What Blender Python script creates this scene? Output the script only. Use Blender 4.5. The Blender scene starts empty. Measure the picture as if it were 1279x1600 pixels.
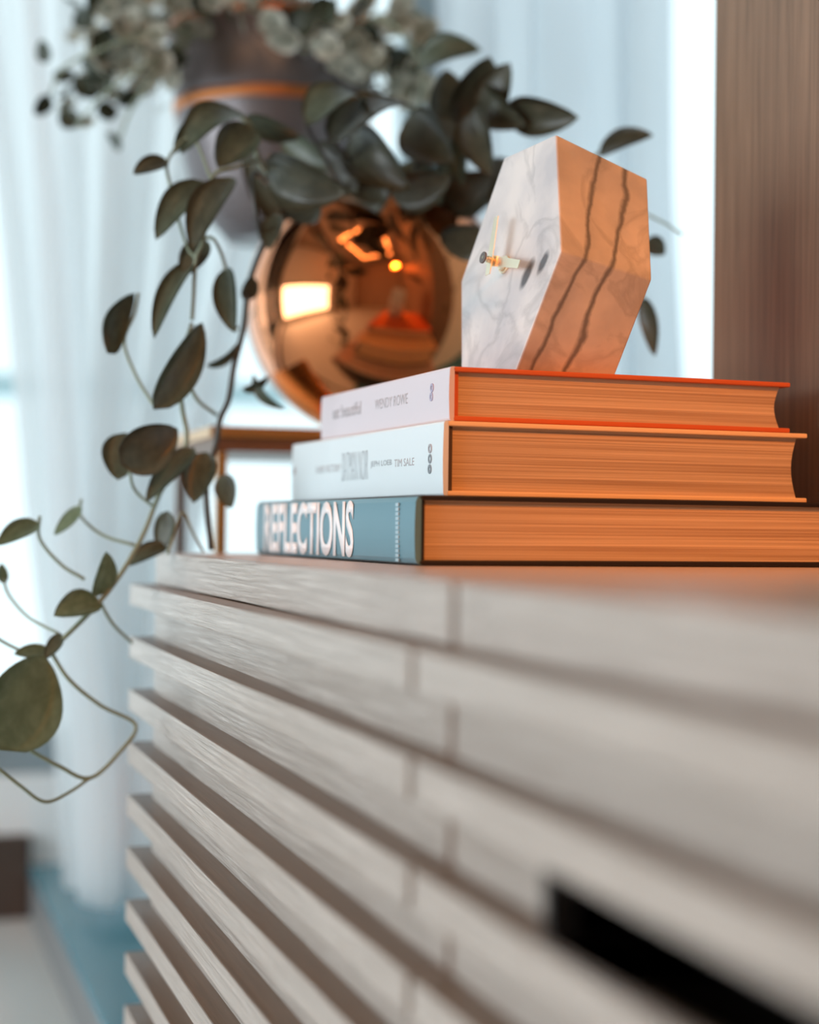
import bpy, bmesh, math, random
from mathutils import Vector, Matrix
random.seed(7)
PI = math.pi
S = bpy.context.scene
COL = S.collection

# ------------------------------------------------------------------ camera
F, CX, CY, H = 2600.0, 639.5, 800.0, 0.44        # focal length in pixels of a 1279x1600 frame, eye height
TH, PH, RO = math.atan(849 / F), math.atan(27 / F), 0.012
fw = Vector((math.sin(TH) * math.cos(PH), math.cos(TH) * math.cos(PH), math.sin(PH)))
r0 = Vector((math.cos(TH), -math.sin(TH), 0)); u0 = r0.cross(fw)
rt = r0 * math.cos(RO) + u0 * math.sin(RO); up = -r0 * math.sin(RO) + u0 * math.cos(RO)
EYE = Vector((0, 0, H))
cd = bpy.data.cameras.new('camera'); cam = bpy.data.objects.new('camera', cd); COL.objects.link(cam)
cam.matrix_world = Matrix.Translation(EYE) @ Matrix((rt, up, -fw)).transposed().to_4x4()
cd.sensor_fit = 'HORIZONTAL'; cd.sensor_width = 24.0; cd.lens = 24.0 * F / 1279
cd.clip_start = 0.02; cd.clip_end = 100
cd.dof.use_dof = True; cd.dof.focus_distance = 0.815; cd.dof.aperture_fstop = 3.0; cd.dof.aperture_blades = 9
S.camera = cam

# ------------------------------------------------------------------ sky, daylight, lamp light, exposure
w = bpy.data.worlds.new('world'); S.world = w; w.use_nodes = True
nt = w.node_tree; bg = nt.nodes['Background']
bg.inputs[0].default_value = (0.80, 0.94, 1.0, 1); bg.inputs[1].default_value = 1.45

def area(name, loc, target, sx, sy, power, color):
    l = bpy.data.lights.new(name, 'AREA'); l.shape = 'RECTANGLE'; l.size = sx; l.size_y = sy
    l.energy = power; l.color = color
    o = bpy.data.objects.new(name, l); COL.objects.link(o); o.location = loc
    o.rotation_euler = (Vector(target) - Vector(loc)).to_track_quat('-Z', 'Y').to_euler()
    return o
area('daylight_side_window', (-2.1, 0.7, 0.62), (0.3, 0.7, 0.40), 2.1, .85, 44, (0.82, 0.93, 1.0))
sl = bpy.data.lights.new('warm_spot_light', 'SPOT'); sl.energy = 100; sl.color = (1.0, 0.27, 0.035)
sl.spot_size = math.radians(19); sl.spot_blend = .6; sl.shadow_soft_size = .10
so = bpy.data.objects.new('warm_spot_light', sl); COL.objects.link(so); so.location = (0.30, -0.75, 1.45)
so.rotation_euler = (Vector((0.42, 0.70, 0.5)) - so.location).to_track_quat('-Z', 'Y').to_euler()
S.view_settings.view_transform = 'Standard'; S.view_settings.look = 'None'
S.view_settings.exposure = 0.0; S.view_settings.gamma = 1.0; S.view_settings.use_curve_mapping = False

# ------------------------------------------------------------------ helpers
def P(x, y, d):
    "point seen at photograph pixel x, y and at distance d along the view axis"
    return EYE + d * (fw + rt * ((x - CX) / F) - up * ((y - CY) / F))

def hit(x, y, p, n):
    v = P(x, y, 1) - EYE
    return EYE + v * ((Vector(p) - EYE).dot(n) / v.dot(n))

def mat(name, color=(.5, .5, .5), rough=.5, metal=0., **kw):
    m = bpy.data.materials.new(name); m.use_nodes = True
    b = m.node_tree.nodes['Principled BSDF']
    b.inputs['Base Color'].default_value = (*color, 1); b.inputs['Roughness'].default_value = rough
    b.inputs['Metallic'].default_value = metal
    for k, v in kw.items():
        b.inputs[k].default_value = v
    return m

def nd(m, t, **kw):
    n = m.node_tree.nodes.new(t)
    for k, v in kw.items():
        if k.startswith('i_'):
            n.inputs[k[2:].replace('_', ' ')].default_value = v
        else:
            setattr(n, k, v)
    return n

def lk(m, a, b): m.node_tree.links.new(a, b)
def bsdf(m): return m.node_tree.nodes['Principled BSDF']

def ramp(m, fac, stops):
    r = nd(m, 'ShaderNodeValToRGB'); e = r.color_ramp.elements
    e[0].position, e[0].color = stops[0][0], (*stops[0][1], 1)
    e[1].position, e[1].color = stops[-1][0], (*stops[-1][1], 1)
    for p, c in stops[1:-1]:
        q = e.new(p); q.color = (*c, 1)
    lk(m, fac, r.inputs[0]); return r

def coords(m, scale, kind='Object', rot=(0, 0, 0)):
    t = nd(m, 'ShaderNodeTexCoord'); mp = nd(m, 'ShaderNodeMapping')
    mp.inputs['Scale'].default_value = scale; mp.inputs['Rotation'].default_value = rot
    lk(m, t.outputs[kind], mp.inputs[0]); return mp.outputs[0]

def bump(m, h, strength, dist):
    b = nd(m, 'ShaderNodeBump'); b.inputs['Strength'].default_value = strength; b.inputs['Distance'].default_value = dist
    lk(m, h, b.inputs['Height']); lk(m, b.outputs[0], bsdf(m).inputs['Normal'])

def wood(name, scale, c1, c2, rough, bmp=.5, dist=.0006, **kw):
    m = mat(name, c1, rough, **kw)
    v = coords(m, scale)
    n = nd(m, 'ShaderNodeTexNoise'); n.inputs['Scale'].default_value = 1; n.inputs['Detail'].default_value = 6
    n.inputs['Roughness'].default_value = .62; n.inputs['Distortion'].default_value = .8
    lk(m, v, n.inputs['Vector'])
    r = ramp(m, n.outputs[0], [(.33, c2), (.5, tuple((a + b) / 2 for a, b in zip(c1, c2))), (.66, c1)])
    lk(m, r.outputs[0], bsdf(m).inputs['Base Color'])
    bump(m, n.outputs[0], bmp, dist)
    return m

def mesh_obj(name, verts, faces, m=None, parent=None, smooth=False, bevel=0, seg=2):
    me = bpy.data.meshes.new(name)
    bm = bmesh.new()
    vs = [bm.verts.new(v) for v in verts]
    for f in faces: bm.faces.new([vs[i] for i in f])
    bmesh.ops.recalc_face_normals(bm, faces=bm.faces)
    if bevel:
        bmesh.ops.bevel(bm, geom=list(bm.edges), offset=bevel, segments=seg, affect='EDGES', profile=.5, clamp_overlap=True)
    if smooth:
        for f in bm.faces: f.smooth = True
    bm.to_mesh(me); bm.free()
    if m: me.materials.append(m)
    o = bpy.data.objects.new(name, me); COL.objects.link(o)
    if parent: attach(o, parent)
    return o

def attach(o, parent):
    mw = o.matrix_basis.copy()
    o.parent = parent
    o.matrix_basis = parent.matrix_basis.inverted() @ mw if parent.parent is None else (parent.parent.matrix_basis @ parent.matrix_basis).inverted() @ mw

BOXF = [(0, 1, 3, 2), (4, 6, 7, 5), (0, 4, 5, 1), (2, 3, 7, 6), (0, 2, 6, 4), (1, 5, 7, 3)]
def boxv(a, b): return [(x, y, z) for x in (a[0], b[0]) for y in (a[1], b[1]) for z in (a[2], b[2])]
def box(name, a, b, m, parent=None, bevel=0, seg=2):
    return mesh_obj(name, boxv(a, b), BOXF, m, parent, bevel=bevel, seg=seg)

def boxes(name, lst, m, parent=None):
    v, f = [], []
    for a, b in lst:
        k = len(v); v += boxv(a, b); f += [tuple(i + k for i in q) for q in BOXF]
    return mesh_obj(name, v, f, m, parent)

def empty(name, loc, rz=0):
    o = bpy.data.objects.new(name, None); COL.objects.link(o); o.empty_display_size = .02
    o.matrix_basis = Matrix.Translation(Vector(loc)) @ Matrix.Rotation(rz, 4, 'Z'); return o

def tag(o, label=None, cat=None, group=None, kind=None):
    if label: o['label'] = label
    if cat: o['category'] = cat
    if group: o['group'] = group
    if kind: o['kind'] = kind
    return o

def lathe(name, prof, n, m, parent=None, loc=(0, 0, 0), closed=True):
    v, f = [], []
    k = len(prof)
    for i in range(n):
        a = 2 * PI * i / n
        for r, z in prof: v.append((loc[0] + r * math.cos(a), loc[1] + r * math.sin(a), loc[2] + z))
    for i in range(n):
        j = (i + 1) % n
        for q in range(k if closed else k - 1):
            q2 = (q + 1) % k
            f.append((i * k + q, j * k + q, j * k + q2, i * k + q2))
    o = mesh_obj(name, v, f, m, parent, smooth=True)
    return o

def catmull(pts, sub=6):
    pts = [Vector(p) for p in pts]; out = []
    q = [2 * pts[0] - pts[1]] + pts + [2 * pts[-1] - pts[-2]]
    for i in range(1, len(q) - 2):
        for s in range(sub):
            t = s / sub; a, b, c, d = q[i - 1], q[i], q[i + 1], q[i + 2]
            out.append(.5 * ((2 * b) + (c - a) * t + (2 * a - 5 * b + 4 * c - d) * t * t + (3 * b - a - 3 * c + d) * t ** 3))
    out.append(pts[-1]); return out

def tube(name, pts, r, m, parent=None, n=8, sub=6, taper=1.0):
    pts = catmull(pts, sub) if sub > 1 else [Vector(p) for p in pts]
    v, f = [], []
    nrm = Vector((0, 0, 1))
    for i, p in enumerate(pts):
        t = (pts[min(i + 1, len(pts) - 1)] - pts[max(i - 1, 0)]).normalized()
        a = (nrm - t * nrm.dot(t))
        if a.length < 1e-4: a = Vector((1, 0, 0)) - t * t.x
        a.normalize(); nrm = a; b = t.cross(a)
        rr = r * (1 + (taper - 1) * i / (len(pts) - 1))
        for k in range(n): v.append(p + (a * math.cos(2 * PI * k / n) + b * math.sin(2 * PI * k / n)) * rr)
    for i in range(len(pts) - 1):
        for k in range(n):
            k2 = (k + 1) % n
            f.append((i * n + k, i * n + k2, (i + 1) * n + k2, (i + 1) * n + k))
    f.append(tuple(range(n))); f.append(tuple(range((len(pts) - 1) * n, len(pts) * n)))
    return mesh_obj(name, v, f, m, parent, smooth=True)

# ------------------------------------------------------------------ materials
M = {}
M['oak'] = wood('washed_oak', (500, 16, 500), (.64, .535, .465), (.50, .40, .335), .30, 1.0, .0024, **{'Coat Weight': .25, 'Coat Roughness': .22})
M['oak_slat_shade'] = wood('shaded_slat_oak', (500, 16, 500), (.235, .135, .078), (.17, .098, .055), .33, .4, .0006)  # darker brown that paints shade onto the slats' broad faces
M['oak_top'] = wood('washed_oak_top', (300, 9, 300), (.63, .53, .47), (.56, .46, .40), .33, .25, .0004)
M['oak_cavity_shade'] = mat('inner_wood_shade', (.012, .008, .006), .7)  # near-black colour paints in the shade inside the carcass and slot
M['joint_warm_light'] = mat('painted_joint_light', (.62, .34, .20), .6)  # orange paints in the warm light showing in the door joint
M['panel'] = wood('walnut_panel', (260, 260, 6), (.27, .16, .095), (.15, .085, .048), .5, .35, .0004)
M['white'] = mat('white_paint', (.88, .89, .89), .5)
M['wall'] = mat('warm_wall_paint', (.36, .23, .15), .8)
M['ceil'] = mat('warm_ceiling', (.34, .25, .19), .8)
M['floor'] = mat('grey_floor', (.62, .66, .66), .6)
M['skirt'] = mat('dark_brown_skirting', (.06, .04, .03), .6)
M['alu'] = mat('grey_aluminium', (.30, .36, .39), .35, .3)
M['teal'] = mat('glossy_teal_ledge', (.07, .26, .34), .12)
M['ledge_side'] = mat('ledge_side_grey', (.22, .22, .22), .5)
M['brass'] = mat('brass', (.72, .38, .14), .22, 1.)
M['brass_dark'] = mat('dark_bronze', (.22, .13, .09), .4, .8)
M['copper'] = mat('polished_copper', (.82, .27, .085), .05, 1., **{'Coat Weight': .7, 'Coat Roughness': .03})
M['gold'] = mat('polished_gold', (1.0, .86, .64), .3, 1.)
M['gold_dark'] = mat('dark_knob', (.16, .13, .12), .35, .6)
M['soil'] = mat('potting_soil', (.03, .022, .016), .9)
M['railing'] = mat('pale_railing', (.55, .72, .76), .6)
M['cord'] = mat('grey_cord', (.35, .34, .33), .8)
M['black'] = mat('black_cover', (.012, .008, .008), .35)
M['jacket'] = mat('teal_jacket', (.105, .235, .29), .32)
M['cream'] = mat('cream_board', (.86, .62, .36), .5)
M['noir'] = mat('pale_spine', (.70, .76, .78), .38)
M['redboard'] = mat('orange_red_board', (.58, .12, .03), .5)
M['lilac'] = mat('lilac_spine', (.66, .58, .61), .4)
M['ink_white'] = mat('white_ink', (.86, .84, .84), .45)
M['ink_grey'] = mat('grey_ink', (.20, .22, .24), .5)
M['ink_soft'] = mat('soft_grey_ink', (.36, .33, .34), .5)
M['ink_blue'] = mat('blue_grey_ink', (.38, .34, .45), .5)
M['ink_pale'] = mat('pale_blue_ink', (.38, .52, .58), .5)
M['stem'] = mat('green_stem', (.25, .29, .20), .5)
M['stem_dark'] = mat('dark_stem', (.055, .055, .045), .5)

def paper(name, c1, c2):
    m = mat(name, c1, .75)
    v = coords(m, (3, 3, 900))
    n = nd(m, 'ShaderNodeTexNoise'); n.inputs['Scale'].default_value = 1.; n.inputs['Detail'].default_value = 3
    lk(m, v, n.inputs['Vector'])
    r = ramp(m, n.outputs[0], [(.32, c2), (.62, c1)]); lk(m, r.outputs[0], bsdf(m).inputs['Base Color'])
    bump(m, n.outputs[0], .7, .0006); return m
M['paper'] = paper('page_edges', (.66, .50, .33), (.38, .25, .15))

def marble():
    m = mat('grey_veined_marble', (.8, .8, .8), .38)
    b = bsdf(m); b.inputs['Subsurface Weight'].default_value = .06; b.inputs['Subsurface Radius'].default_value = (.01, .007, .005)
    b.inputs['Subsurface Scale'].default_value = .5
    t = nd(m, 'ShaderNodeTexCoord')
    base = nd(m, 'ShaderNodeTexNoise'); base.inputs['Scale'].default_value = 22; base.inputs['Detail'].default_value = 5
    lk(m, t.outputs['Object'], base.inputs['Vector'])
    cb = ramp(m, base.outputs[0], [(.35, (.46, .465, .485)), (.62, (.66, .64, .62))])
    # two long veins: thin sheets cut through the block, plus faint wandering veins
    dt = nd(m, 'ShaderNodeVectorMath', operation='DOT_PRODUCT'); lk(m, t.outputs['Object'], dt.inputs[0]); dt.inputs[1].default_value = (1, 0, -.38)
    wn = nd(m, 'ShaderNodeTexNoise'); wn.inputs['Scale'].default_value = 30; wn.inputs['Detail'].default_value = 5
    lk(m, t.outputs['Object'], wn.inputs['Vector'])
    ad = nd(m, 'ShaderNodeMath', operation='MULTIPLY_ADD'); lk(m, wn.outputs[0], ad.inputs[0]); ad.inputs[1].default_value = .016; lk(m, dt.outputs['Value'], ad.inputs[2])
    mr = nd(m, 'ShaderNodeMapRange'); lk(m, ad.outputs[0], mr.inputs[0]); mr.inputs['From Min'].default_value = .098; mr.inputs['From Max'].default_value = .158
    z, g = (0, 0, 0), (.8, .8, .8)
    def ps(c): return (c + .008 - .098) / .06
    vr = ramp(m, mr.outputs[0], [(0, z), (ps(.1095), z), (ps(.1118), g), (ps(.1126), g), (ps(.114), (.15, .15, .15)), (ps(.119), z), (ps(.1268), z), (ps(.1290), g), (ps(.1300), g), (ps(.1318), z), (1, z)])
    n2 = nd(m, 'ShaderNodeTexNoise'); n2.inputs['Scale'].default_value = 17; n2.inputs['Detail'].default_value = 5; n2.inputs['Distortion'].default_value = 1.2
    lk(m, t.outputs['Object'], n2.inputs['Vector'])
    r2 = ramp(m, n2.outputs[0], [(.455, z), (.497, (.20, .20, .20)), (.503, (.22, .22, .22)), (.56, z)])
    mul = nd(m, 'ShaderNodeMath', operation='MAXIMUM'); lk(m, vr.outputs[0], mul.inputs[0]); lk(m, r2.outputs[0], mul.inputs[1])
    for px, py, sc in ((822, 432, (1, 1, .42)), (848, 410, (1, 1, .5))):     # two short dark flecks in the stone
        c = hit(px, py, Vector((.3087, .7897, .5747)), Vector((-math.cos(-.1287) * math.cos(.211), math.sin(-.1287) * math.cos(.211), math.sin(.211))))
        mp = nd(m, 'ShaderNodeMapping'); mp.vector_type = 'TEXTURE'; mp.inputs['Location'].default_value = c; mp.inputs['Rotation'].default_value = (.5, .1, 0)
        mp.inputs['Scale'].default_value = (1, 1, 1 / sc[2]); lk(m, t.outputs['Object'], mp.inputs[0])
        ln = nd(m, 'ShaderNodeVectorMath', operation='LENGTH'); lk(m, mp.outputs[0], ln.inputs[0])
        wv = nd(m, 'ShaderNodeMath', operation='MULTIPLY_ADD'); lk(m, wn.outputs[0], wv.inputs[0]); wv.inputs[1].default_value = -.012; lk(m, ln.outputs['Value'], wv.inputs[2])
        sc_ = nd(m, 'ShaderNodeMath', operation='MULTIPLY_ADD'); lk(m, wv.outputs[0], sc_.inputs[0]); sc_.inputs[1].default_value = 100; sc_.inputs[2].default_value = .6
        rr = ramp(m, sc_.outputs[0], [(.26, (1, 1, 1)), (.5, z)])
        mx2 = nd(m, 'ShaderNodeMath', operation='MAXIMUM'); lk(m, mul.outputs[0], mx2.inputs[0]); lk(m, rr.outputs[0], mx2.inputs[1]); mul = mx2
    mix = nd(m, 'ShaderNodeMix', data_type='RGBA'); lk(m, mul.outputs[0], mix.inputs['Factor'])
    lk(m, cb.outputs[0], mix.inputs[6]); mix.inputs[7].default_value = (.085, .09, .10, 1)
    lk(m, mix.outputs[2], b.inputs['Base Color'])
    return m
M['marble'] = marble()

def sheer(name, col, transp, gain=.9):
    m = bpy.data.materials.new(name); m.use_nodes = True; n = m.node_tree.nodes; n.clear()
    out = n.new('ShaderNodeOutputMaterial'); tr = n.new('ShaderNodeBsdfTranslucent'); di = n.new('ShaderNodeBsdfDiffuse')
    tp = n.new('ShaderNodeBsdfTransparent'); a = n.new('ShaderNodeMixShader'); b = n.new('ShaderNodeMixShader')
    tr.inputs[0].default_value = (*[c * gain for c in col], 1); di.inputs[0].default_value = (*col, 1)
    tp.inputs[0].default_value = (1, 1, 1, 1)
    a.inputs[0].default_value = .3; b.inputs[0].default_value = transp
    L = m.node_tree.links
    L.new(tr.outputs[0], a.inputs[1]); L.new(di.outputs[0], a.inputs[2]); L.new(a.outputs[0], b.inputs[1]); L.new(tp.outputs[0], b.inputs[2]); L.new(b.outputs[0], out.inputs[0])
    return m
M['sheer'] = sheer('sheer_white_fabric', (.90, .92, .93), .34, 1.08)
M['sheer2'] = sheer('sheer_blue_white_fabric', (.80, .85, .90), .14, 1.08)

def glass():
    m = bpy.data.materials.new('clear_glass'); m.use_nodes = True; n = m.node_tree.nodes; n.clear()
    out = n.new('ShaderNodeOutputMaterial'); g = n.new('ShaderNodeBsdfGlossy'); g.inputs['Roughness'].default_value = .02
    tp = n.new('ShaderNodeBsdfTransparent'); tp.inputs[0].default_value = (.96, .985, .985, 1); fr = n.new('ShaderNodeFresnel'); a = n.new('ShaderNodeMixShader')
    fr.inputs[0].default_value = 1.3
    L = m.node_tree.links; L.new(fr.outputs[0], a.inputs[0]); L.new(tp.outputs[0], a.inputs[1]); L.new(g.outputs[0], a.inputs[2]); L.new(a.outputs[0], out.inputs[0])
    return m
M['glass'] = glass()

def leafmat(name, c1, c2, edge=None, rough=.35, tl=.25):
    m = mat(name, c1, rough)
    b = bsdf(m)
    t = nd(m, 'ShaderNodeTexCoord'); n = nd(m, 'ShaderNodeTexNoise'); n.inputs['Scale'].default_value = 5; n.inputs['Detail'].default_value = 3
    lk(m, t.outputs['Generated'], n.inputs['Vector'])
    r = ramp(m, n.outputs[0], [(.35, c2), (.65, c1)])
    col = r.outputs[0]
    sx = nd(m, 'ShaderNodeSeparateXYZ'); lk(m, t.outputs['Generated'], sx.inputs[0])
    if edge:    # cream border round a green heart
        d = nd(m, 'ShaderNodeVectorMath', operation='DISTANCE'); lk(m, t.outputs['Generated'], d.inputs[0]); d.inputs[1].default_value = (.5, .45, .5)
        ad = nd(m, 'ShaderNodeMath', operation='MULTIPLY_ADD'); lk(m, n.outputs[0], ad.inputs[0]); ad.inputs[1].default_value = .35; lk(m, d.outputs['Value'], ad.inputs[2])
        e = ramp(m, ad.outputs[0], [(.30, (.15, .15, .15)), (.78, (1, 1, 1))])
        mx = nd(m, 'ShaderNodeMix', data_type='RGBA'); lk(m, e.outputs[0], mx.inputs['Factor']); lk(m, col, mx.inputs[6]); mx.inputs[7].default_value = (*edge, 1)
        col = mx.outputs[2]
    lk(m, col, b.inputs['Base Color'])
    tr = nd(m, 'ShaderNodeBsdfTranslucent'); lk(m, col, tr.inputs[0]); ms = nd(m, 'ShaderNodeMixShader'); ms.inputs[0].default_value = tl
    out = m.node_tree.nodes['Material Output']
    lk(m, b.outputs[0], ms.inputs[1]); lk(m, tr.outputs[0], ms.inputs[2]); lk(m, ms.outputs[0], out.inputs[0])
    return m
M['leaf'] = leafmat('dark_green_leaf', (.098, .094, .060), (.068, .068, .044), rough=.3, tl=.25)
M['leaf2'] = leafmat('mid_green_leaf', (.13, .15, .10), (.09, .108, .072), rough=.35, tl=.3)
M['leaf3'] = leafmat('light_green_leaf', (.25, .31, .19), (.18, .23, .13), rough=.35, tl=.35)
M['varie'] = leafmat('variegated_leaf', (.32, .33, .25), (.22, .24, .17), edge=(.85, .83, .74), rough=.45, tl=.55)
M['darkvar'] = leafmat('dark_small_leaf', (.07, .085, .055), (.045, .055, .035), rough=.45, tl=.3)
M['planter'] = mat('brushed_grey_planter', (.20, .175, .18), .38, .55)
M['glow'] = mat('warm_light_strip', (1, .8, .6), .5)
bsdf(M['glow']).inputs['Emission Color'].default_value = (1, .55, .25, 1); bsdf(M['glow']).inputs['Emission Strength'].default_value = 9

# ------------------------------------------------------------------ the room
XL, XR, YB, YF, ZC = -2.2, 1.6, 1.92, -2.4, 2.5
def struct(o): o['kind'] = 'structure'; return o
struct(box('floor', (XL - .1, YF - .1, -.05), (XR + .1, YB + .1, 0), M['floor']))
struct(box('ceiling', (XL - .1, YF - .1, ZC), (XR + .1, YB + .1, ZC + .05), M['ceil']))
struct(box('wall_front', (XL - .1, YF - .1, 0), (XR + .1, YF, ZC), M['wall']))
struct(box('wall_right', (.4718, YF, 0), (.60, .8747, ZC), M['panel']))
struct(box('wall_far_right', (XR, .80, 0), (XR + .1, YB + .1, ZC), M['white']))
struct(box('wall_alcove', (.60, .76, 0), (XR + .1, .86, ZC), M['white']))
struct(boxes('wall_left', [((XL - .1, YF, 0), (XL, -.4, ZC)), ((XL - .1, 1.8, 0), (XL, YB + .1, ZC)),
                           ((XL - .1, -.4, 1.15), (XL, 1.8, ZC)), ((XL - .1, -.4, 0), (XL, 1.8, .2))], M['white']))
struct(boxes('wall_back', [((XL, YB, 2.36), (XR, YB + .1, ZC)), ((XL, YB, 0), (XR, YB + .1, .157))], M['white']))
struct(box('baseboard_back', (XL, YB - .018, 0), (.181, YB, .092), M['skirt'], bevel=.003))
win = struct(empty('window_1', (0, YB + .05, .157)))
fr = [((XL, YB + .02, .157), (XR, YB + .08, .203)), ((XL, YB + .02, 2.30), (XR, YB + .08, 2.36))]
for x in (XL, -1.2, -.42, .63, XR - .05): fr.append(((x, YB + .02, .203), (x + .05, YB + .08, 2.30)))
boxes('window_frame', fr, M['alu'], win)
xs = (XL, -1.2, -.42, .63, XR - .05)
for i in range(4):
    box('pane', (xs[i] + .05, YB + .045, .203), (xs[i + 1], YB + .051, 2.30), M['glass'], win)
w2 = struct(empty('window_2', (XL - .05, .7, .2)))
boxes('window_frame', [((XL - .08, -.4, .2), (XL - .02, 1.8, .25)), ((XL - .08, -.4, 1.10), (XL - .02, 1.8, 1.15)),
                       ((XL - .08, -.4, .25), (XL - .02, -.35, 1.10)), ((XL - .08, 1.75, .25), (XL - .02, 1.8, 1.10))], M['alu'], w2)
# low ledge under and behind the sideboard
led = tag(empty('window_ledge', (.9, .7, 0)), 'low teal glossy ledge running beneath the curtain and the slatted sideboard', 'ledge')
led['kind'] = 'structure'
LX = .1815
box('ledge_top', (LX - .002, -.5, .050), (XR, YB, .0565), M['teal'], led, bevel=.0015)
box('ledge_side', (LX, -.5, 0), (XR, YB, .050), M['ledge_side'], led)
# warm cove strip on the ceiling behind the camera
cove = tag(empty('cove_light', (-.4, -.6, ZC)), 'rectangular warm strip light on the ceiling behind the camera', 'lamp')
boxes('light_strip', [((-1.2, -1.5, ZC - .03), (.1, -1.44, ZC - .005)), ((-1.2, .2, ZC - .03), (.1, .26, ZC - .005)),
                      ((-1.2, -1.44, ZC - .03), (-1.14, .2, ZC - .005)), ((.04, -1.44, ZC - .03), (.1, .2, ZC - .005))], M['glow'], cove)
boxes('strip_housing', [((-1.21, -1.51, ZC - .006), (.11, -1.43, ZC)), ((-1.21, .19, ZC - .006), (.11, .27, ZC))], M['white'], cove)

# balcony rail outside
br = tag(empty('balcony_railing', (0, 3.0, 0)), 'pale blurred balcony rail outside the window glass', 'railing')
br['kind'] = 'structure'
z1 = P(300, 590, 3.0).z; z0 = P(300, 628, 3.0).z
box('handrail', (-3, 3.02, z0), (3, 3.06, z1), M['railing'], br, bevel=.01)
for x in (-2.4, -1.2, 0.0, 1.5, 2.7): box('railing_post', (x, 3.02, -.3), (x + .04, 3.06, z0), M['railing'], br)

# ------------------------------------------------------------------ curtains
def curtain(name, edgeL, edgeR, Y, folds, amp, m, label, ztop=2.42, sharp=1., phase=0., hem=True, group=None):
    "edgeL / edgeR: list of (z, x) pairs; folds swing in depth about the plane Y"
    def lerp(tab, z):
        tab = sorted(tab)
        if z <= tab[0][0]: a, b = tab[0], tab[1]
        elif z >= tab[-1][0]: a, b = tab[-2], tab[-1]
        else:
            a, b = next((tab[i], tab[i + 1]) for i in range(len(tab) - 1) if tab[i][0] <= z <= tab[i + 1][0])
        return a[1] + (b[1] - a[1]) * (z - a[0]) / (b[0] - a[0])
    zb = min(edgeL)[0]
    nu, nv = 180, 36
    v, f = [], []
    for side in (0, 1):
        for j in range(nv + 1):
            z = zb + (ztop - zb) * (j / nv) ** 1.2
            xl, xr = lerp(edgeL, z), lerp(edgeR, z)
            for i in range(nu + 1):
                s = i / nu
                ph = s * folds * 2 * PI + phase + .5 * math.sin(5 * s + z * 1.3)
                y = Y + amp * (math.sin(ph) + .35 * math.sin(2.3 * ph + 1)) * (0.7 + .3 * math.sin(s * 17))
                x = xl + (xr - xl) * s + amp * .35 * math.sin(2 * ph + z)
                v.append((x, y + side * .0012, z))
    W = nu + 1; N = W * (nv + 1)
    for j in range(nv):
        for i in range(nu):
            a = j * W + i
            f.append((a, a + 1, a + W + 1, a + W))
    me = bpy.data.meshes.new(name); me.from_pydata(v[:N], [], f); me.update()
    for p in me.polygons: p.use_smooth = True
    me.materials.append(m)
    root = empty(name, ((min(edgeL)[1] + min(edgeR)[1]) / 2, Y, zb)); tag(root, label, 'curtain', group or 'sheer curtains at the back window')
    o = bpy.data.objects.new('fabric', me); COL.objects.link(o); attach(o, root)
    if hem:
        for tab, sg in ((edgeL, 1), (edgeR, -1)):
            pts = []
            for j in range(13):
                z = zb + (ztop - zb) * j / 12
                pts.append((lerp(tab, z), Y, z))
            vv, ff = [], []
            i0 = 0 if sg == 1 else nu - 5
            for j in range(nv + 1):
                for k in range(6):
                    q = v[j * W + i0 + k]; vv.append((q[0], q[1] - .002, q[2]))
            for j in range(nv):
                for k in range(5):
                    a = j * 6 + k; ff.append((a, a + 1, a + 7, a + 6))
            h = mesh_obj('side_hem', vv, ff, m, root, smooth=True)
    tube('curtain_rail', [(lerp(edgeL, ztop) - .05, Y, ztop + .01), (lerp(edgeR, ztop) + .05, Y, ztop + .01)], .008, M['alu'], root, sub=1)
    return root
def zx(px, py, Y):
    h = hit(px, py, (0, Y, 0), Vector((0, 1, 0))); return (h.z, h.x)
Yc = 1.66
curtain('sheer_curtain', [zx(130, 1400, Yc), zx(110, 1130, Yc), zx(60, 800, Yc), zx(8, 300, Yc), zx(-60, -250, Yc)],
        [zx(232, 1400, Yc), zx(262, 1000, Yc), zx(345, 640, Yc), zx(430, 300, Yc), zx(560, -250, Yc)],
        Yc, 4.4, .055, M['sheer'], 'sheer white curtain gathered towards its foot, left of the hanging vines')
Yd = 1.42
curtain('sheer_curtain', [zx(700, 590, Yd), zx(690, 0, Yd)], [zx(1058, 590, Yd), zx(1047, 300, Yd), zx(1049, 0, Yd)],
        Yd, 2.6, .022, M['sheer2'], 'blue-white sheer curtain hanging behind the marble clock', phase=.8)

# ------------------------------------------------------------------ sideboard
ZT = .4235
SX, TX, BX = .1592, .1725, .4685          # slat face, recessed core face, back
YE, YC, YN = 1.0545, 1.038, -.38          # slat end, core end, near end
SE = .4836; SG = .0028                     # door joint
sb = tag(empty('slatted_sideboard', ((SX + BX) / 2, .33, .0565)), 'pale washed-oak sideboard with protruding horizontal slats, under the book stack', 'sideboard')
box('top_panel', (TX + .010, YN, .4040), (BX, YC, ZT), M['oak_top'], sb, bevel=.0008)
for a, b in ((SE + SG, YC), (YN, SE - SG)): box('top_edge_rail', (TX, a, .4040), (TX + .010, b, ZT), M['oak'], sb, bevel=.0008)
HY = .388                                  # from here towards the eye the third slat is a finger pull over a cavity, deepened and blackened for its shade
hz0, hz1 = .4035 - .03314 * 2 - .0130, .4035 - .03314 - .0134
boxes('carcass', [((.1905, HY, .058), (BX, YC, .4035)), ((.25, YN, .058), (BX, HY, .4035)), ((.1905, YN, .058), (.25, HY, hz0)), ((.1905, YN, hz1), (.25, HY, .4035))], M['oak_cavity_shade'], sb)
box('joint_strip', (TX + .004, SE - .012, .058), (.1904, SE + .012, .4035), M['joint_warm_light'], sb)
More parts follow.
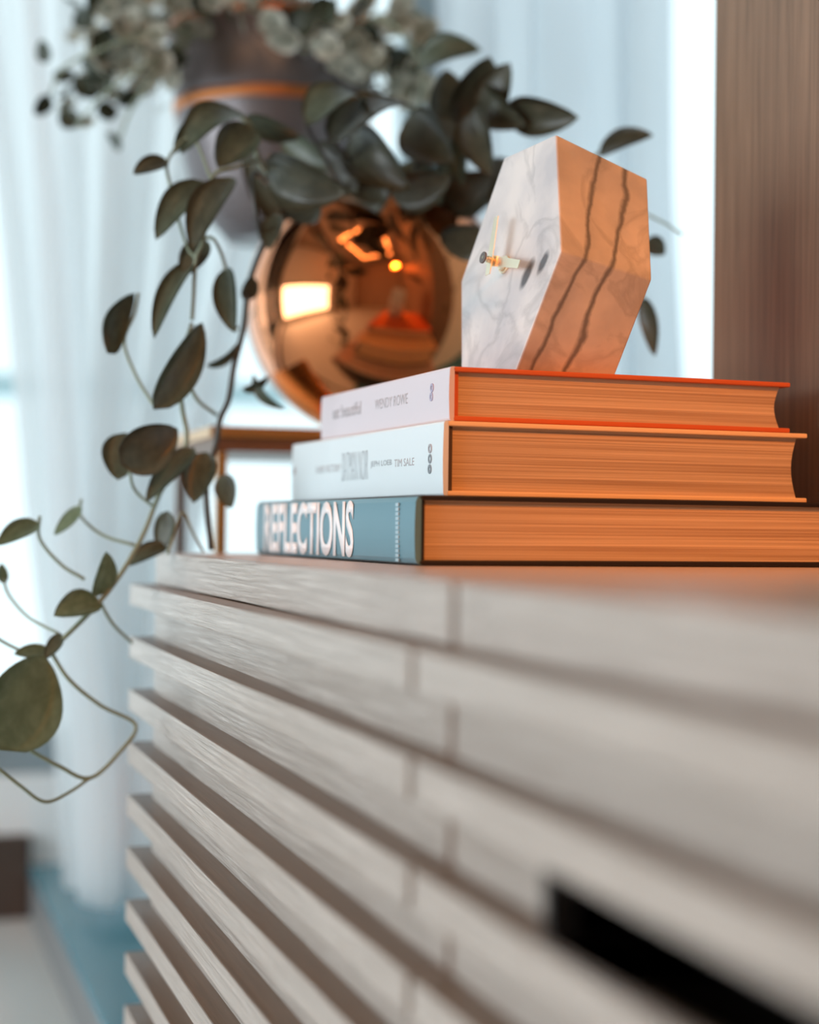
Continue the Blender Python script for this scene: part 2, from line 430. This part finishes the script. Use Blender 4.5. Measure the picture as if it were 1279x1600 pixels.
PZ = .03314
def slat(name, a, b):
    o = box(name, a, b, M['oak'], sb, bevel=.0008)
    o.data.materials.append(M['oak_slat_shade'])            # shade between the slats painted in: broad faces get darker brown
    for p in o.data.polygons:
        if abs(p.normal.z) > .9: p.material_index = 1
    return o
box('cavity_end', (SX + .0052, HY, hz0), (.25, HY + .003, hz1), M['oak_cavity_shade'], sb)  # blackened plate added so the slot's end looks shaded
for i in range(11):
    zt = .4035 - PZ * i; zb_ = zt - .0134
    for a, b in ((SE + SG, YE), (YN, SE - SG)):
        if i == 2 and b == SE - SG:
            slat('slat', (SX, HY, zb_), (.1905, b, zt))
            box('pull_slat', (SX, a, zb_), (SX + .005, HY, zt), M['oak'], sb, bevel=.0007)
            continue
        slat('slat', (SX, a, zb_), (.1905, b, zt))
    if i < 10:
        for k, (a, b) in enumerate(((SE + SG, YC), (YN, SE - SG))):
            if i == 1 and k == 1: a = HY
            box('spacer_strip', (TX, a, zt - PZ), (.1905, b, zb_), M['oak'], sb)

# ------------------------------------------------------------------ books
ROT = .036
def text_mesh(name, s, bold, m, parent, L0, L1, zlo, zhi, x=-.0003, depth=.00006, vert=False):
    "lettering on a spine; L0 far end, L1 near end (book-local y)"
    cu = bpy.data.curves.new(name, 'FONT'); cu.body = s; cu.offset = bold; cu.resolution_u = 4
    t = bpy.data.objects.new(name, cu); COL.objects.link(t)
    bpy.context.view_layer.update()
    me = bpy.data.meshes.new_from_object(t.evaluated_get(bpy.context.evaluated_depsgraph_get()))
    bpy.data.objects.remove(t)
    xs_ = [v.co.x for v in me.vertices]; ys_ = [v.co.y for v in me.vertices]
    ax, bx, ay, by = min(xs_), max(xs_), min(ys_), max(ys_)
    for v in me.vertices:
        u_ = (v.co.x - ax) / (bx - ax); w_ = (v.co.y - ay) / (by - ay)
        if vert: u_, w_ = w_, 1 - u_
        v.co = (x, L0 + (L1 - L0) * u_, zlo + (zhi - zlo) * w_)
    bm = bmesh.new(); bm.from_mesh(me)
    r = bmesh.ops.extrude_face_region(bm, geom=list(bm.faces))
    bmesh.ops.translate(bm, verts=[g for g in r['geom'] if isinstance(g, bmesh.types.BMVert)], vec=(-depth, 0, 0))
    bm.to_mesh(me); bm.free()
    me.materials.clear(); me.materials.append(m); me.name = name
    o = bpy.data.objects.new(name, me); COL.objects.link(o); o.parent = parent
    return o

def lmesh(o, parent):   # geometry given in the parent's own coordinates
    o.parent = parent; return o

def book(name, label, corner, z0, z1, L, W, mspine, mboard, mcover_in, bt=.0026, rnd=.0012, over=.0035, spine_wrap=None):
    root = empty(name, (corner[0], corner[1], z0), ROT); tag(root, label, 'book', 'hardcover books in the stack')
    h = z1 - z0
    lmesh(box('back_cover', (.0015, 0, 0), (W, L, bt), mboard, None, bevel=.0006), root)
    lmesh(box('front_cover', (.0015, 0, h - bt), (W, L, h), mboard, None, bevel=.0006), root)
    # spine: shallow convex section swept along the length
    n = 10; v, f = [], []
    prof = []
    for k in range(n + 1):
        t = k / n; z = h * t
        e = min(t, 1 - t) * h
        x = 0 if e >= rnd * 2 else (rnd * 2 - e) ** 2 / (rnd * 4) * .8
        prof.append((x, z))
    # finer rounding near the edges
    prof = [(rnd, 0), (rnd * .3, rnd * .35), (0, rnd)] + [(-.0004 * math.sin(PI * k / 6), rnd + (h - 2 * rnd) * k / 6) for k in range(1, 6)] + [(0, h - rnd), (rnd * .3, h - rnd * .35), (rnd, h)]
    inner = [(.0024, h), (.0024, 0)]
    sec = prof + inner
    ns = len(sec)
    for y in (0, L):
        for x, z in sec: v.append((x, y, z))
    for k in range(ns): f.append((k, (k + 1) % ns, ns + (k + 1) % ns, ns + k))
    f.append(tuple(range(ns))); f.append(tuple(range(2 * ns - 1, ns - 1, -1)))
    sp = mesh_obj('spine', v, f, mspine, None); sp.parent = root
    # page block, with a slightly hollow fore-edge
    v, f = [], []
    m_ = 8
    for y in (over, L - over):
        v.append((.0055, y, bt)); v.append((.0035, y, bt + h * .15)); v.append((.0035, y, h - bt - h * .15)); v.append((.0055, y, h - bt))
        for k in range(m_ + 1):
            t = k / m_; v.append((W - over - .003 * math.sin(PI * t) - .001, y, h - bt - (h - 2 * bt) * t))
    q = 4 + m_ + 1
    for k in range(q): f.append((k, (k + 1) % q, q + (k + 1) % q, q + k))
    f.append(tuple(range(q))); f.append(tuple(range(2 * q - 1, q - 1, -1)))
    pg = mesh_obj('page_block', v, f, M['paper'], None); pg.parent = root
    # head band beside the spine
    hb = box('head_band', (.0026, over - .0012, bt), (.0052, over + .001, h - bt), mcover_in, None); hb.parent = root
    return root

def ly(root, px, py):   # book-local y of a pixel on the spine plane
    c = root.matrix_basis.translation; n = Vector((math.cos(ROT), math.sin(ROT), 0))
    h = hit(px, py, c, n); return (root.matrix_basis.inverted() @ h).y, h.z - c.z

blue = book('hardcover_book', 'teal and black hardcover with large white spine lettering, bottom of the stack', (.2355, .7123), .4238, .4556, .277, .2285, M['jacket'], M['black'], M['black'], bt=.0024, rnd=.003)
noir = book('hardcover_book', 'thick pale blue-white hardcover, middle of the stack of three', (.2570, .7365), .4559, .4912, .2544, .1990, M['noir'], M['cream'], M['skirt'], bt=.0024)
wendy = book('hardcover_book', 'lilac-spined hardcover with orange-red boards, top of the stack under the clock', (.2609, .7400), .4915, .5172, .2048, .1868, M['lilac'], M['redboard'], M['redboard'], bt=.0024)
def put(root, name, s, bold, m, p0, p1, dz=0, **kw):
    "p0 = (px, y_top, y_bottom) at the far end, p1 the same at the near end"
    (a, zt0), (_, zb0) = ly(root, p0[0], p0[1]), ly(root, p0[0], p0[2])
    (b, zt1), (_, zb1) = ly(root, p1[0], p1[1]), ly(root, p1[0], p1[2])
    zlo, zhi = (zb0 + zb1) / 2, (zt0 + zt1) / 2
    return text_mesh(name, s, bold, m, root, a, b, zlo, zhi, **kw)
x_ = -.0004
put(blue, 'title_lettering', 'REFLECTIONS', .034, M['ink_white'], (414, 787, 862), (554, 782, 872), x=x_ - .0001)
bl = []
for k in range(13):
    y, z = ly(blue, 620, 786 + k * 7.2); y2, z2 = ly(blue, 624.5, 786 + k * 7.2 + 5)
    bl.append(((x_ - .0004, y2, z2), (x_, y, z)))
boxes('small_lettering', bl, M['ink_pale'], None).parent = blue
put(noir, 'title_lettering', 'BATMAN NOIR', -.030, M['ink_grey'], (536, 707, 752), (576, 704, 749), x=x_)
put(noir, 'small_lettering', 'DARK VICTORY', -.002, M['ink_soft'], (495, 728, 739), (533, 726, 737), x=x_)
put(noir, 'author_lettering', 'JEPH LOEB', -.002, M['ink_grey'], (580, 721, 731), (613, 718, 730), x=x_)
put(noir, 'author_lettering', 'TIM SALE', -.002, M['ink_soft'], (617, 718, 729), (648, 715, 728), x=x_)
put(wendy, 'title_lettering', 'eat beautiful', .010, M['ink_soft'], (521, 636, 655), (565, 626, 647), x=x_)
put(wendy, 'author_lettering', 'WENDY ROWE', -.006, M['ink_soft'], (587, 625, 640), (638, 614, 631), x=x_)

def disc_mark(root, name, px, py, rpy, m, n=20, hole=0.):
    y, z = ly(root, px, py); _, z2 = ly(root, px, py - rpy); r = z2 - z
    v, f = [], []
    for k in range(n):
        a = 2 * PI * k / n
        for q in (1, hole or .01):
            v.append((x_ - .0003, y + r * q * math.cos(a), z + r * q * math.sin(a)))
            v.append((x_ + .0002, y + r * q * math.cos(a), z + r * q * math.sin(a)))
    for k in range(n):
        a, b = 4 * k, 4 * ((k + 1) % n)
        f += [(a, b, b + 2, a + 2), (a, a + 1, b + 1, b), (a + 2, b + 2, b + 3, a + 3), (a + 1, a + 3, b + 3, b + 1)]
    o = mesh_obj(name, v, f, m, None); o.parent = root; return o
disc_mark(noir, 'round_emblem', 673, 701, 7.5, M['ink_soft'], hole=.55)
disc_mark(noir, 'round_emblem', 673, 717, 7.5, M['ink_grey'], hole=.5)
disc_mark(noir, 'round_emblem', 672.5, 733, 7.5, M['ink_grey'], hole=.4)
disc_mark(noir, 'round_emblem', 460.5, 736, 6, M['ink_soft'], hole=.3)
disc_mark(wendy, 'round_emblem', 676, 606, 7, M['ink_blue'], hole=.45)
disc_mark(wendy, 'round_emblem', 675, 620, 7, M['ink_blue'], hole=.45)

# ------------------------------------------------------------------ marble clock
nrm = Vector((-math.cos(-.1287) * math.cos(.211), math.sin(-.1287) * math.cos(.211), math.sin(.211)))
fc = Vector((.3087, .7897, .5747)); T = .0546
zbk = .5174
fp = {}
for k, q in {'A': (787, 247), 'B': (868, 210), 'C': (876, 392), 'F': (720, 440)}.items(): fp[k] = hit(*q, fc, nrm)
def down(p, px, py, pl):   # continue the edge from p through the pixel until the book's top
    q = hit(px, py, pl, nrm); t = (zbk - p.z) / (q.z - p.z); return p + (q - p) * t
fp['D'] = down(fp['C'], 806, 577, fc); fp['E'] = down(fp['F'], 720, 577, fc)
bc = fc - nrm * T
for k, q in {'G': (1011, 280), 'H': (1018, 437)}.items(): fp[k] = hit(*q, bc, nrm)
fp['I'] = down(fp['H'], 960, 588, bc)
fp['K'] = fp['A'] - nrm * T; fp['L'] = fp['F'] - nrm * T
jj = fp['E'] - nrm * T * .9; jj.z = zbk; fp['J'] = jj
ck = tag(empty('marble_clock', (fc.x, fc.y, zbk)), 'tilted hexagonal marble block clock with brass hands on the top book', 'clock')
keys = 'ABCDEFKGHIJL'
vv = [fp[k] for k in keys]
ff = [(0, 1, 2, 3, 4, 5), (11, 10, 9, 8, 7, 6)] + [(i, (i + 1) % 6, 6 + (i + 1) % 6, 6 + i) for i in range(6)]
cb_ = mesh_obj('marble_body', vv, ff, M['marble'], ck, bevel=.0009, seg=2)
axis0 = hit(789, 414, fc, nrm)                   # where the spindle leaves the face
eh = (fp['F'] - fp['C']).normalized(); ev = nrm.cross(eh); ev = ev if ev.z > 0 else -ev
def onax(t): return axis0 + nrm * t
def disc(name, c, ax, r, h, m, n=24):
    ax = ax.normalized(); a = ax.orthogonal().normalized(); b = ax.cross(a)
    v = [c + ax * s + (a * math.cos(2 * PI * k / n) + b * math.sin(2 * PI * k / n)) * r for s in (0, h) for k in range(n)]
    f = [(k, (k + 1) % n, n + (k + 1) % n, n + k) for k in range(n)] + [tuple(range(n)), tuple(range(n, 2 * n))]
    return mesh_obj(name, v, f, m, ck, bevel=min(h, r) * .12, seg=1)
disc('washer', onax(0), nrm, .0048, .0012, M['gold']); disc('hex_nut', onax(.0012), nrm, .0038, .0016, M['gold'], n=6)
disc('spindle', onax(.0028), nrm, .0017, .0082, M['gold']); disc('spindle_collar', onax(.0062), nrm, .0028, .0012, M['gold'])
disc('knob_stem', onax(.0108), nrm, .0012, .0028, M['gold']); disc('end_knob', onax(.0126), nrm, .0031, .0010, M['gold_dark'])
def hand(name, t, d, L, tail, w, th=.0005):
    c = onax(t); d = d.normalized(); s = nrm.cross(d)
    pts = [c - d * tail - s * w * .8, c - d * tail + s * w * .8, c + s * w, c + d * L + s * w * .75, c + d * L - s * w * .75, c - s * w]
    v = [p + nrm * q for q in (0, th) for p in pts]
    f = [tuple(range(6)), tuple(range(11, 5, -1))] + [(i, (i + 1) % 6, 6 + (i + 1) % 6, 6 + i) for i in range(6)]
    return mesh_obj(name, v, f, M['gold'], ck)
hand('minute_hand', .0088, (ev + eh * .10), .0235, .008, .0027)
hand('hour_hand', .0074, (-eh - ev * .22), .031, .007, .0028)

# ------------------------------------------------------------------ plant stand, copper pot
pc = P(590, 478, 1.21); R = 207 / 2600 * 1.21
FLz = .0565
s0 = P(338, 672, 1.135); zs1 = pc.z - R * .965; st_w = .30
fl = Vector((s0.x, s0.y, 0)); zth = .0130
st = tag(empty('plant_stand', (fl.x + st_w / 2, fl.y + .09, FLz)), 'slim brass and bronze plant stand under the round copper pot', 'plant stand')
sy1 = fl.y + .185
box('stand_top', (fl.x - .004, fl.y, zs1 - zth * .62), (fl.x + st_w, sy1, zs1), M['brass'], st, bevel=.001)
box('under_top_shade', (fl.x, fl.y + .004, zs1 - zth * 1.3), (fl.x + st_w - .004, sy1 - .004, zs1 - zth * .62), M['brass_dark'], st)  # dark block paints in the shade below the stand top
for i, (x, y, m) in enumerate(((fl.x + .002, fl.y + .006, 'brass'), (fl.x + st_w - .012, fl.y + .006, 'brass'), (fl.x + .004, sy1 - .014, 'brass_dark'), (fl.x + st_w - .012, sy1 - .014, 'brass_dark'))):
    box('leg', (x, y, FLz), (x + .007, y + .007, zs1 - zth * 1.3), M[m], st, bevel=.0006)
for y in (fl.y + .008, sy1 - .012): box('cross_bar', (fl.x + .009, y, FLz + .12), (fl.x + st_w - .012, y + .004, FLz + .126), M['brass_dark'], st)

prof = []
a0, a1 = math.radians(-75), math.radians(46.5)
for k in range(30):
    a = a0 + (a1 - a0) * k / 29; prof.append((R * math.cos(a), R * math.sin(a)))
for k in range(30):
    a = a1 + (a0 - a1) * k / 29; prof.append(((R - .0022) * math.cos(a), (R - .0022) * math.sin(a)))
pot = tag(empty('round_copper_pot', (pc.x, pc.y, zs1)), 'round polished copper pot behind the books, full of trailing leaves', 'plant pot')
lathe('pot_bowl', prof, 72, M['copper'], pot, loc=pc)
lathe('pot_base', [(0.0005, -R * .965), (R * math.cos(a0) + .001, -R * .965), (R * math.cos(a0) + .001, -R * .95), (.0005, -R * .945)], 48, M['copper'], pot, loc=pc)
rz = R * math.sin(a1)

# ------------------------------------------------------------------ leaves
def leaf_mesh(name, bend, wfac=1., fold=.12, base_pow=.76):
    nu, nv = 4, 12; v, f = [], []
    for j in range(nv + 1):
        t = j / nv
        w_ = (math.sin(PI * min(1, t ** base_pow)) ** .68) * .5 * wfac if 0 < t < 1 else .004
        for i in range(-nu // 2, nu // 2 + 1):
            s = i / (nu / 2)
            v.append((s * w_, t, bend * math.sin(PI * t) * 1.0 + fold * abs(s) ** 1.4 * w_))
    W = nu + 1
    for j in range(nv):
        for i in range(nu): a = j * W + i; f.append((a, a + 1, a + W + 1, a + W))
    n = len(v)                                       # underside, so the blade has a thickness
    v += [(x, y, z - .012) for x, y, z in v]
    f2 = [tuple(reversed([q + n for q in g])) for g in f]
    rim = [i for i in range(W)] + [j * W + W - 1 for j in range(1, nv + 1)] + [nv * W + i for i in range(W - 2, -1, -1)] + [j * W for j in range(nv - 1, 0, -1)]
    side = [(rim[i], rim[(i + 1) % len(rim)], rim[(i + 1) % len(rim)] + n, rim[i] + n) for i in range(len(rim))]
    me = bpy.data.meshes.new(name); me.from_pydata(v, [], f + f2 + side); me.update()
    for p in me.polygons: p.use_smooth = True
    return me
LM = {}
def leaf(name, B, T, w, roll, bend, m, parent):
    "B base, T tip (world), w blade width in metres, roll in degrees about its own length (0 = blade faces the eye)"
    key = (round(bend, 2), m)
    if key not in LM:
        me = leaf_mesh('leaf_blade', bend); me.materials.append(M[m]); LM[key] = me
    o = bpy.data.objects.new(name, LM[key]); COL.objects.link(o)
    y = (T - B); L = y.length; y.normalize()
    tocam = (EYE - (B + T) / 2).normalized(); n = (tocam - y * tocam.dot(y)).normalized()
    n = Matrix.Rotation(math.radians(roll), 3, y) @ n; x = y.cross(n)
    R3 = Matrix((x, y, n)).transposed().to_4x4()
    o.matrix_basis = Matrix.Translation(B) @ R3 @ Matrix.Diagonal((w, L, L if abs(bend) > .02 else w, 1))
    attach(o, parent); return o

root1 = tag(empty('trailing_vine_plant', (pc.x, pc.y, pc.z + rz - .03)), 'dark glossy-leaved trailing plant growing from the round copper pot', 'plant')
lathe('soil', [(.0005, rz - .024), (R * .70, rz - .026), (R * .70, rz - .034), (.0005, rz - .034)], 32, M['soil'], root1, loc=pc)
LV = [  # base px, tip px, depth base, depth tip, width px, roll, bend, material
 ((792,176),(903,184),1.10,1.06,58,15,.05,'leaf'),
 ((934,240),(1020,211),1.10,1.08,30,-50,.10,'leaf'),
 ((1003,465),(1023,556),1.06,1.05,26,55,-.08,'leaf'),
 ((1012,372),(1038,398),1.08,1.08,30,30,.0,'leaf'),
 ((725,205),(765,88),1.14,1.12,74,10,.05,'leaf'),
 ((752,195),(796,98),1.12,1.10,56,-25,.08,'leaf'),
 ((705,215),(697,108),1.16,1.16,66,20,.05,'leaf'),
 ((745,150),(822,196),1.13,1.08,56,20,.08,'leaf'),
 ((735,175),(768,275),1.11,1.06,56,20,.08,'leaf'),
 ((720,190),(722,290),1.15,1.12,46,30,.08,'leaf2'),
 ((632,188),(708,252),1.12,1.08,74,10,.06,'leaf'),
 ((700,185),(655,262),1.15,1.12,58,20,.08,'leaf'),
 ((478,196),(574,158),1.06,1.08,46,-62,.28,'leaf2'),
 ((515,226),(648,166),1.07,1.09,44,-66,.20,'leaf'),
 ((415,264),(541,300),1.05,1.02,78,25,.12,'leaf'),
 ((548,212),(640,296),1.10,1.06,74,15,.12,'leaf'),
 ((610,306),(704,278),1.09,1.06,62,20,.06,'leaf'),
 ((480,240),(560,300),1.14,1.12,76,10,.08,'leaf'),
 ((560,250),(600,320),1.13,1.12,70,10,.08,'leaf'),
 ((520,330),(610,300),1.16,1.12,70,10,.08,'leaf'),
 ((690,320),(770,270),1.16,1.12,70,10,.08,'leaf'),
 ((640,250),(690,320),1.16,1.13,60,10,.06,'leaf2'),
 ((800,250),(765,320),1.16,1.13,60,10,.06,'leaf'),
 ((440,215),(520,262),1.12,1.10,52,20,.06,'leaf2'),
 ((378,176),(282,240),1.04,1.02,54,48,.22,'leaf2'),
 ((392,196),(340,262),1.03,1.01,72,15,.06,'leaf2'),
 ((385,180),(470,215),1.06,1.08,40,40,.08,'leaf2'),
 ((312,186),(272,240),1.04,1.03,30,30,.06,'leaf2'),
 ((262,250),(208,272),1.01,1.00,26,45,.06,'leaf'),
 ((322,284),(243,374),1.00,.98,52,35,.14,'leaf2'),
 ((362,276),(300,392),.99,.97,48,40,.12,'leaf'),
 ((318,372),(286,432),.99,.98,40,30,.0,'leaf'),
 ((306,404),(240,528),.99,.96,36,45,.08,'leaf2'),
 ((352,418),(366,520),1.00,.98,44,35,.05,'leaf2'),
 ((168,552),(210,458),.97,.99,46,40,-.14,'leaf2'),
 ((240,640),(316,504),.95,.97,62,25,.10,'leaf2'),
 ((196,676),(184,750),.97,.96,72,10,.0,'leaf2'),
 ((188,726),(278,670),.95,.96,72,10,.12,'leaf'),
 ((304,700),(228,784),.98,.96,40,35,.05,'leaf2'),
 ((322,706),(302,786),.99,.98,56,15,.05,'leaf2'),
 ((346,742),(362,794),1.01,1.0,40,25,.0,'leaf2'),
 ((262,798),(250,866),.98,.98,36,30,.0,'leaf2'),
 ((262,852),(200,884),.98,.97,30,40,.10,'leaf2'),
 ((60,815),(-4,852),.96,.94,30,40,.04,'leaf3'),
 ((128,792),(84,836),.98,.98,20,50,.0,'leaf3'),
 ((152,932),(166,862),.95,.94,32,45,.08,'leaf3'),
 ((156,938),(84,962),.95,.93,42,30,.10,'leaf3'),
 ((0,1172),(70,1024),.90,.93,112,20,.08,'leaf3'),
 ((78,1016),(22,1022),.94,.93,22,50,.0,'leaf3'),
 ((96,990),(70,1030),.94,.93,26,20,.0,'leaf2'),
 ((6,912),(2,880),.98,.98,16,20,.0,'leaf3'),
 ((395,585),(445,640),1.04,1.04,18,55,.15,'leaf2'),
 ((322,572),(372,535),1.03,1.03,16,55,.15,'leaf2'),
 ((378,610),(420,588),1.04,1.04,18,50,.10,'leaf2'),
 ((700,395),(750,355),1.08,1.06,64,20,.0,'leaf'),
 ((455,345),(490,300),1.07,1.05,60,20,.0,'leaf'),
 ((430,335),(420,390),1.05,1.04,34,30,.05,'leaf'),
 ((388,470),(392,430),1.05,1.04,26,30,.0,'leaf'),
 ((650,105),(752,78),1.2,1.18,52,-40,.22,'leaf2'),
]
for b, t, d0, d1, wp, roll, bend, m in LV:
    B, T = P(*b, d0), P(*t, d1)
    leaf('leaf', B, T, wp / F * (d0 + d1) / 2 / max(.35, math.cos(math.radians(roll))) * (1.06 if m != 'leaf2' else .88), roll, bend, m, root1)
# crown filling leaves above the rim
for k in range(11):
    a = random.uniform(0, 2 * PI); r = random.uniform(.01, .07)
    B = pc + Vector((r * math.cos(a), r * math.sin(a) + .01, rz - .02)); rr = random.uniform(.045, .08)
    T = B + Vector((math.cos(a) * rr * .8, math.sin(a) * rr * .8, random.uniform(.04, .075)))
    leaf('leaf', B, T, random.uniform(.028, .036), random.uniform(-60, 60), random.choice((.08, .12, .2)), random.choice(('leaf', 'leaf', 'leaf2')), root1)
VN = [  # vine paths: pixels with depth, radius
 ([(500,345,1.16),(455,335,1.08),(418,372,1.05),(390,440,1.05),(380,515,1.04),(366,570,1.03),(357,625,1.02),(344,655,1.01),(336,700,1.01),(322,760,1.0),(330,860,1.0)], .0019, 'stem_dark'),
 ([(440,300,1.15),(405,250,1.06),(392,200,1.04),(372,178,1.04)], .0018, 'stem'),
 ([(450,320,1.14),(398,270,1.05),(400,330,1.03),(408,372,1.05)], .0016, 'stem_dark'),
 ([(405,250,1.06),(365,262,1.0),(330,280,.99),(318,372,.98),(306,404,.98),(302,470,.98),(300,500,.98)], .0013, 'stem'),
 ([(330,280,.99),(300,215,1.02),(262,250,1.01),(268,300,1.0),(290,380,.99),(306,404,.98)], .0010, 'stem'),
 ([(370,515,1.05),(356,470,1.0),(352,418,1.0),(335,375,.99),(318,372,.99)], .0011, 'stem'),
 ([(300,505,.98),(285,560,.98),(305,620,.99),(338,648,1.01)], .0012, 'stem'),
 ([(275,560,.97),(285,640,.98),(292,680,.98),(284,715,.98),(250,770,.98),(226,830,.97),(196,885,.96),(160,935,.95),(112,985,.94),(78,1016,.94)], .0014, 'stem'),
 ([(78,1016,.94),(108,1062,.94),(158,1103,.95),(212,1133,.96),(186,1176,.95),(140,1216,.94),(92,1197,.93),(44,1170,.92),(30,1155,.92)], .0012, 'stem'),
 ([(140,1216,.94),(108,1238,.93),(70,1253,.92),(32,1228,.91),(-10,1195,.9)], .0010, 'stem'),
 ([(155,938,.95),(176,975,.97),(206,1004,.99)], .0010, 'stem'),
 ([(132,905,.96),(95,882,.96),(62,842,.96),(62,806,.96)], .0010, 'stem'),
 ([(210,852,.97),(160,836,.98),(126,806,.99),(127,780,.99)], .0010, 'stem'),
 ([(92,990,.94),(45,965,.96),(14,930,.98),(5,902,.98)], .0009, 'stem'),
 ([(40,1020,.94),(14,1008,.94),(-8,995,.94)], .0009, 'stem'),
 ([(242,636,.96),(214,590,.98),(194,535,.99),(210,490,.99),(216,458,.99)], .0010, 'stem'),
 ([(238,790,.97),(214,770,.97),(204,745,.96),(200,680,.97)], .0009, 'stem'),
 ([(262,865,.97),(284,800,.99),(300,830,.99),(318,862,1.0)], .0009, 'stem'),
 ([(1010,335,1.08),(1040,350,1.07),(1064,366,1.06)], .0008, 'stem'),
 ([(1000,300,1.14),(1005,380,1.09),(1004,440,1.07),(1003,466,1.06)], .0010, 'stem'),
 ([(800,330,1.18),(880,290,1.14),(934,240,1.10)], .0012, 'stem'),
 ([(700,335,1.18),(722,280,1.14),(728,200,1.14),(752,160,1.12)], .0018, 'stem_dark'),
 ([(660,335,1.18),(650,290,1.12),(650,235,1.12),(634,190,1.12)], .0013, 'stem_dark'),
 ([(590,335,1.18),(560,270,1.10),(522,222,1.07)], .0013, 'stem_dark'),
 ([(560,340,1.18),(520,270,1.10),(478,196,1.06)], .0013, 'stem_dark'),
]
for pts, r, m in VN:
    tube('vine_stem', [P(*p) for p in pts], r, M[m], root1, n=6, sub=5)

# ------------------------------------------------------------------ hanging planter with small pale leaves
hd = 1.46
hp = P(428, 60, hd); k_ = hd / F
prof = [(.0005, -318 * k_), (70 * k_, -318 * k_), (100 * k_, -285 * k_), (128 * k_, -235 * k_), (143 * k_, -170 * k_), (152 * k_, -120 * k_), (166 * k_, 0),
        (162 * k_, 0), (148 * k_, -120 * k_), (125 * k_, -235 * k_), (68 * k_, -310 * k_), (.0005, -312 * k_)]
hb = tag(empty('hanging_planter', (hp.x, hp.y, hp.z - 318 * k_)), 'grey metal hanging planter with an added band painting a copper reflection, behind the copper pot', 'plant pot')
lathe('planter_body', prof, 64, M['planter'], hb, loc=hp)
M['band'] = mat('copper_reflection', (.75, .28, .10), .4, .9)
lathe('reflection_band', [(155.5 * k_, -112 * k_), (153.2 * k_, -128 * k_), (149 * k_, -128 * k_), (150 * k_, -112 * k_)], 64, M['band'], hb, loc=hp)  # ring added to paint a copper reflection across the grey planter
lathe('planter_rim', [(168 * k_, 3 * k_), (168 * k_, -4 * k_), (161 * k_, -4 * k_), (161 * k_, 3 * k_)], 64, M['copper'], hb, loc=hp)
for k in range(3):
    a = 2 * PI * k / 3 + .9
    tube('cord', [hp + Vector((163 * k_ * math.cos(a), 163 * k_ * math.sin(a), 0)), hp + Vector((0, 0, .55)), Vector((hp.x, hp.y, ZC))], .0012, M['cord'], hb, n=6, sub=1)
root2 = tag(empty('bushy_hanging_plant', (hp.x, hp.y, hp.z - .02)), 'pale variegated small-leaved plant spilling from the grey hanging planter', 'plant')
lathe('soil', [(.0005, -10 * k_), (150 * k_, -12 * k_), (148 * k_, -22 * k_), (.0005, -22 * k_)], 32, M['soil'], root2, loc=hp)
SM = []
for i, mm in enumerate(('varie', 'varie', 'darkvar')):
    me = leaf_mesh('small_leaf_blade', (.06, .12, .08)[i], wfac=1.0); me.materials.append(M[mm]); SM.append(me)
def small_leaf(px, py, d, size, k=None):
    k = random.choice((0, 1, 0, 1, 2)) if k is None else k
    o = bpy.data.objects.new('leaf', SM[k]); COL.objects.link(o)
    B = P(px, py, d)
    q = Matrix.Rotation(random.uniform(0, 2 * PI), 4, (EYE - B).normalized()) @ Matrix.Rotation(random.uniform(-.9, .9), 4, 'X') @ Matrix.Rotation(TH * -1, 4, 'Z') @ Matrix.Rotation(random.uniform(.5, 1.4), 4, 'X') @ Matrix.Rotation(random.uniform(-.6, .6), 4, 'Y')
    o.matrix_basis = Matrix.Translation(B) @ q @ Matrix.Diagonal((size * .85, size, size, 1)); attach(o, root2)
clusters = [(150, 30, 30, 30, 6),   # cx, cy, sx, sy, n
 (205, 15, 55, 36, 40), (185, 90, 45, 40, 30), (265, 70, 40, 40, 24), (330, 12, 60, 26, 36), (430, 8, 60, 24, 34),
 (525, 35, 60, 38, 44), (610, 50, 50, 44, 40), (560, 120, 50, 30, 22), (640, 150, 34, 40, 14)]
for cx, cy, sx, sy, n in clusters:
    for _ in range(n):
        x = cx + max(-1.5, min(1.5, random.gauss(0, .7))) * sx; y = cy + max(-1.5, min(1.5, random.gauss(0, .7))) * sy
        if 290 < x < 425 and y > 50: y = random.uniform(0, 42)
        small_leaf(x, y, random.uniform(1.30, 1.50), random.uniform(34, 54) * k_)
for x, y, k in ((78, 95, 2), (92, 130, 2), (75, 148, 2), (105, 150, 2), (100, 155, 0), (142, 150, 2), (150, 175, 2), (120, 198, 2), (135, 200, 0), (187, 216, 2), (214, 140, 2), (150, 100, 2), (252, 172, 0)):
    small_leaf(x, y, 1.34, 36 * k_, k)
for pts in ([(330, 60, 1.35), (250, 50, 1.30), (150, 80, 1.30), (95, 110, 1.33), (78, 150, 1.34)], [(300, 60, 1.36), (230, 100, 1.3), (160, 150, 1.32), (120, 198, 1.34)],
            [(300, 60, 1.38), (240, 120, 1.3), (205, 170, 1.32), (187, 216, 1.34)], [(520, 60, 1.36), (600, 30, 1.30), (660, 110, 1.3), (650, 200, 1.33)],
            [(430, 60, 1.45), (440, 0, 1.42), (500, -60, 1.4)], [(380, 60, 1.45), (330, 0, 1.42), (250, -40, 1.4)]):
    tube('stem', [P(*p) for p in pts], .0013, M['stem'], root2, n=5, sub=4)
